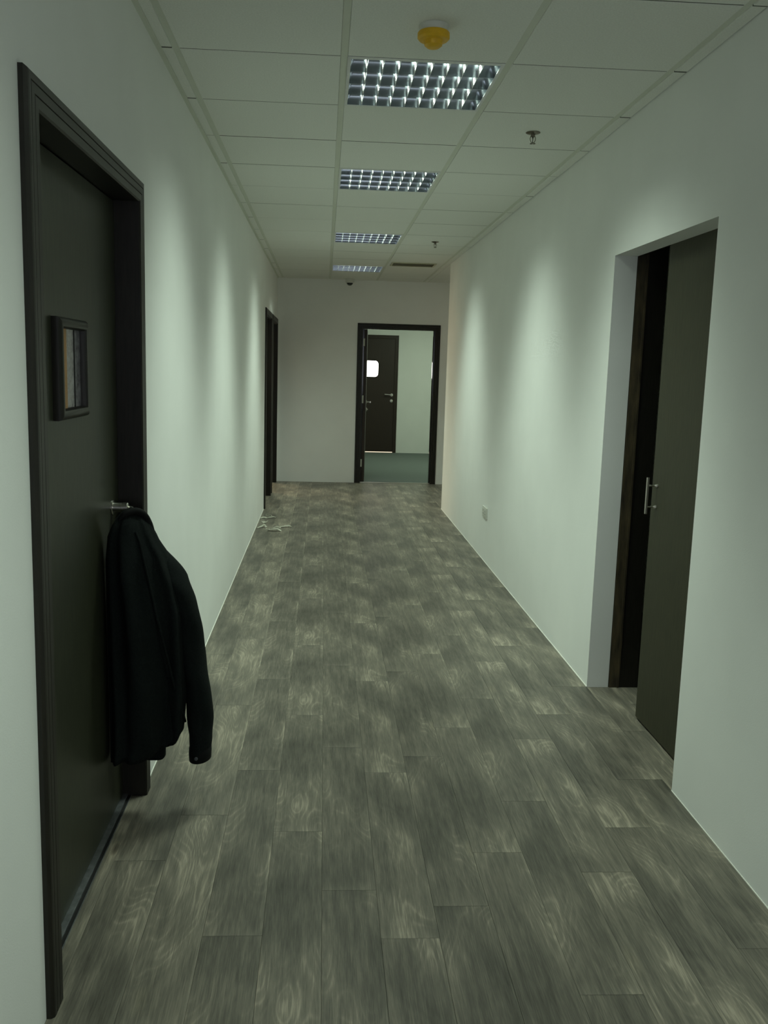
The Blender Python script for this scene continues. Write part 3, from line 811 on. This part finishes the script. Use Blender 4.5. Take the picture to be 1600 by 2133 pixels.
for (x, y), pts, w, lab, tw in scraps:
    b = strip([(p[0] * 0.8, p[1] * 0.8, p[2] * 1.25) for p in pts], w, 0.0012, tw)
    zmin = min(v_.z for v_ in b.v)
    for v_ in b.v: v_.z -= zmin - 0.0003
    o = b.build('paper_scrap', M['scrap'], None, loc=(x, y, 0))
    tag(o, lab, 'paper scrap', 'pale scraps on the floor by the left doorway')

# ------------------------------------------------------------------ the black jacket on the door handle
CY = 2.835
def interp(tab, z):
    tab = sorted(tab)
    if z <= tab[0][0]: return tab[0][1]
    for (a, p), (b_, q) in zip(tab, tab[1:]):
        if z <= b_:
            u = (z - a) / (b_ - a); u = u * u * (3 - 2 * u) * 0.35 + u * 0.65
            return p + (q - p) * u
    return tab[-1][1]
coat = tag(empty('jacket', (-0.60, CY, 1.03)), 'black jacket hanging from the lever handle of the near left door', 'jacket')
xr_tab = [(0.20, -0.505), (0.30, -0.452), (0.45, -0.440), (0.60, -0.445), (0.72, -0.447), (0.80, -0.462), (0.90, -0.497), (0.96, -0.532), (1.00, -0.550), (1.03, -0.570), (1.052, -0.592)]
xl_tab = [(0.20, -0.673), (0.9, -0.673), (0.98, -0.666), (1.03, -0.646), (1.052, -0.630)]
dp_tab = [(0.20, 0.075), (0.40, 0.088), (0.70, 0.088), (0.88, 0.075), (0.97, 0.055), (1.03, 0.034), (1.052, 0.018)]
NT, NZ = 72, 46
v = []; f = []
for iz in range(NZ):
    u = iz / (NZ - 1)
    for it in range(NT):
        a = 2 * math.pi * it / NT
        c, s_ = math.cos(a), math.sin(a)
        # hem: right side lifts towards the sleeve, a lobe hangs lower left of it
        hem = 0.232 + 0.060 * max(0, c) ** 1.6 + 0.006 * math.sin(3 * a + 1)
        z = hem + (1.052 - hem) * (1 - (1 - u) ** 1.15) if u < 1 else 1.052
        z = hem + (1.052 - hem) * u
        x0, x1, dp = interp(xl_tab, z), interp(xr_tab, z), interp(dp_tab, z)
        mx, hw = (x0 + x1) / 2, (x1 - x0) / 2
        e = 0.80
        cx_ = math.copysign(abs(c) ** e, c); sy = math.copysign(abs(s_) ** e, s_)
        low = min(1, max(0, (1.03 - z) / 0.45))
        # long drapery folds fanning down from the hook
        fan = 0.0
        for k_, (ph, fr, am) in enumerate(((0.4, 7, 0.011), (1.9, 4, 0.012), (2.7, 11, 0.005))):
            fan += am * math.sin(fr * a + ph + 1.3 * (1.05 - z) * (1 if k_ % 2 else -1))
        fan *= 0.25 + 0.75 * low
        fan += 0.004 * noise.noise(Vector((c * 3, s_ * 3, z * 9)))
        sk = -0.085 * (0.5 - 0.5 * c) * min(1, (1.075 - z) / 0.06)
        x = mx + (hw + fan * (0.35 if c > 0.6 else 0.6 if c > -.5 else 0.0)) * cx_
        y = CY + sk + 0.010 * math.sin(z * 5) + (dp + fan * 1.5) * sy
        if s_ < 0:                                   # two long folds on the side facing the viewer
            q = max(0.0, (1.0 - z) / 0.72)
            for xf, am in ((-0.640 + 0.105 * q ** 0.8, 0.016), (-0.600 + 0.115 * q ** 0.75, -0.012)):
                y -= am * math.exp(-((x - xf) / 0.014) ** 2) * min(1, q * 5)
        v.append((max(x, DX + 0.005), y, z))
for iz in range(NZ - 1):
    for it in range(NT):
        i2 = (it + 1) % NT
        f.append((iz * NT + it, iz * NT + i2, (iz + 1) * NT + i2, (iz + 1) * NT + it))
top = len(v); v.append((-0.612, CY - 0.02, 1.058)); f += [((NZ - 1) * NT + it, (NZ - 1) * NT + (it + 1) % NT, top) for it in range(NT)]
# inside of the hem: turn the cloth in and up
base = len(v)
for it in range(NT):
    p = Vector(v[it]); q = Vector((-0.57, CY, p.z))
    v.append(tuple(p + (q - p) * 0.07 + Vector((0, 0, 0.002))))
base2 = len(v)
for it in range(NT):
    p = Vector(v[it]); q = Vector((-0.57, CY, p.z)); v.append(tuple(p + (q - p) * 0.14 + Vector((0, 0, 0.16))))
for it in range(NT):
    i2 = (it + 1) % NT
    f.append((base + it, base + i2, i2, it)); f.append((base2 + it, base2 + i2, base + i2, base + it))
cc = len(v); v.append((-0.57, CY, 0.42)); f += [(cc, base2 + (it + 1) % NT, base2 + it) for it in range(NT)]
to(coat, MB().add(v, f)).build('body', M['coat'], coat, smooth=True)
# the sleeve that hangs out into the corridor
ctrl = [(-0.545, 2.835, 0.935), (-0.515, 2.838, 0.885), (-0.482, 2.842, 0.825), (-0.455, 2.848, 0.755), (-0.438, 2.853, 0.68), (-0.425, 2.86, 0.58), (-0.413, 2.865, 0.48), (-0.404, 2.87, 0.40), (-0.399, 2.872, 0.32), (-0.398, 2.872, 0.25), (-0.400, 2.872, 0.192)]
rr_ = [0.018, 0.036, 0.047, 0.045, 0.043, 0.043, 0.044, 0.044, 0.043, 0.040, 0.034]
P_ = []; RAD = []
for i in range(len(ctrl) - 1):
    for j_ in range(5):
        t_ = j_ / 5
        p0 = Vector(ctrl[max(i - 1, 0)]); p1 = Vector(ctrl[i]); p2 = Vector(ctrl[i + 1]); p3 = Vector(ctrl[min(i + 2, len(ctrl) - 1)])
        P_.append(0.5 * ((2 * p1) + (-p0 + p2) * t_ + (2 * p0 - 5 * p1 + 4 * p2 - p3) * t_ ** 2 + (-p0 + 3 * p1 - 3 * p2 + p3) * t_ ** 3))
        RAD.append(rr_[i] * (1 - t_) + rr_[i + 1] * t_)
P_.append(Vector(ctrl[-1])); RAD.append(rr_[-1])
n = 28; v = []; f = []
for i, p in enumerate(P_):
    for j_ in range(n):
        a = 2 * math.pi * j_ / n
        r = RAD[i] * (1 + 0.05 * math.sin(2 * a + p.z * 22) + 0.035 * math.sin(p.z * 60 + a * 2) * (0.3 + max(0, math.sin(p.z * 9))))
        v.append((p.x + r * 0.97 * math.cos(a), p.y + r * 1.35 * math.sin(a), p.z + 0.004 * math.sin(a)))
m_ = len(P_)
for i in range(m_ - 1):
    for j_ in range(n):
        j2 = (j_ + 1) % n; f.append((i * n + j_, i * n + j2, (i + 1) * n + j2, (i + 1) * n + j_))
f.append(tuple(range(n)))
b0 = len(v)
for j_ in range(n):
    q = Vector(v[(m_ - 1) * n + j_]); c_ = P_[-1]; v.append(tuple(c_ + (q - c_) * 0.86 + Vector((0, 0, 0.03))))
for j_ in range(n): f.append(((m_ - 1) * n + j_, (m_ - 1) * n + (j_ + 1) % n, b0 + (j_ + 1) % n, b0 + j_))
f.append(tuple(b0 + j_ for j_ in range(n)))
slv = to(coat, MB().add(v, f)).build('sleeve', M['coat'], coat, smooth=True)
cu = MB(); cxp = Vector(ctrl[-1]); v = []; f = []
prof = [(0.95, 0.036), (1.06, 0.034), (1.08, 0.014), (1.05, -0.010), (0.90, -0.012), (0.86, 0.02)]
for k_, (s_, dz) in enumerate(prof):
    for j_ in range(n):
        a = 2 * math.pi * j_ / n
        v.append((cxp.x + 0.0355 * s_ * math.cos(a), cxp.y + 0.048 * s_ * math.sin(a), cxp.z + dz + 0.004 * math.cos(a)))
for k_ in range(len(prof) - 1):
    for j_ in range(n):
        j2 = (j_ + 1) % n; f.append((k_ * n + j_, k_ * n + j2, (k_ + 1) * n + j2, (k_ + 1) * n + j_))
cuff = to(coat, MB().add(v, f)).build('cuff', M['coat2'], slv, smooth=True)
to(coat, MB().lathe([(0.0062, 0), (0.0065, -0.0015), (0.0045, -0.003), (0.002, -0.0032)], 18, 'y', (-0.407, cxp.y - 0.0515, 0.202))).build('button', M['button'], slv, smooth='auto')['label'] = 'small grey button on the cuff'
# rolled collar over the lever
cp = [(-0.640, 2.752, 1.014), (-0.630, 2.754, 1.032), (-0.615, 2.762, 1.046), (-0.592, 2.786, 1.051), (-0.572, 2.812, 1.036), (-0.558, 2.822, 1.010), (-0.550, 2.832, 0.980), (-0.545, 2.842, 0.950), (-0.548, 2.85, 0.925)]
Q = []
for i in range(len(cp) - 1):
    for j_ in range(4):
        t_ = j_ / 4; p0 = Vector(cp[max(i - 1, 0)]); p1 = Vector(cp[i]); p2 = Vector(cp[i + 1]); p3 = Vector(cp[min(i + 2, len(cp) - 1)])
        Q.append(0.5 * ((2 * p1) + (-p0 + p2) * t_ + (2 * p0 - 5 * p1 + 4 * p2 - p3) * t_ ** 2 + (-p0 + 3 * p1 - 3 * p2 + p3) * t_ ** 3))
Q.append(Vector(cp[-1]))
rad = [0.006 + 0.006 * math.sin(math.pi * i / (len(Q) - 1)) for i in range(len(Q))]
to(coat, MB().tube(Q, rad, 12)).build('collar', M['coat2'], coat, smooth=True)
# the tail hanging lower behind
tv = []; tf = []; TN = 24
for k_ in range(7):
    z = 0.42 - 0.24 * k_ / 6
    for j_ in range(TN):
        a = 2 * math.pi * j_ / TN
        c, s_ = math.cos(a), math.sin(a)
        e_ = 0.5
        px = math.copysign(abs(c) ** e_, c)
        zz = z + (0.028 * max(0, -c) ** 2 + 0.010 * max(0, c) ** 4 if k_ == 6 else 0)
        tv.append((-0.565 + 0.047 * px, CY + 0.045 + 0.022 * math.copysign(abs(s_) ** 0.8, s_) + 0.004 * math.sin(z * 30), zz))
for k_ in range(6):
    for j_ in range(TN):
        j2 = (j_ + 1) % TN; tf.append((k_ * TN + j_, k_ * TN + j2, (k_ + 1) * TN + j2, (k_ + 1) * TN + j_))
tf.append(tuple(6 * TN + j_ for j_ in range(TN))); tf.append(tuple(reversed(range(TN))))
to(coat, MB().add(tv, tf)).build('tail', M['coat'], coat, smooth='auto')
# the front edge of the jacket, a long seam down the side facing the viewer
fe = []
for i in range(20):
    u = i / 19; z = 0.99 - 0.66 * u
    x = -0.583 + 0.139 * (u ** 0.78)
    fe.append((x, z))
def body_y(x, z):
    x0, x1, dp = interp(xl_tab, z), interp(xr_tab, z), interp(dp_tab, z)
    c = max(-1, min(1, (x - (x0 + x1) / 2) / ((x1 - x0) / 2)))
    return CY - 0.085 * (0.5 - 0.5 * c) + 0.010 * math.sin(z * 5) - dp * math.sqrt(max(0.02, 1 - abs(c) ** 2.4)) - 0.004
to(coat, MB().tube([(x, body_y(x, z), z) for x, z in fe], 0.0045, 8)).build('front_edge', M['coat'], coat, smooth=True)

# ------------------------------------------------------------------ light of the neighbouring rooms, plus an added passage fill
def area(name, loc, rot, sx, sy, watts, col):
    L = bpy.data.lights.new(name, 'AREA'); L.shape = 'RECTANGLE'; L.size = sx; L.size_y = sy; L.energy = watts; L.color = col
    o = bpy.data.objects.new(name, L); COL.objects.link(o); o.location = loc; o.rotation_euler = rot
    return o
area('far_room_light', (1.9, 13.6, HC - 0.02), (0, 0, 0), 0.55, 1.2, 32, (0.83, 1.0, 0.74))
area('side_room_daylight', (-3.2, 13.1, 1.5), (0, math.radians(-90), math.radians(0)), 1.4, 1.2, 95, (1.0, 0.80, 0.52))
area('passage_light', (2.7, 10.5, HC - 0.02), (0, 0, 0), 0.55, 0.55, 4, (1.0, 0.95, 0.78))  # unseen fill light, added to brighten the end wall
area('entrance_daylight', (0.35, YS + 0.05, 1.6), (math.radians(90), 0, 0), 1.6, 1.6, 20, (0.86, 0.90, 1.0))
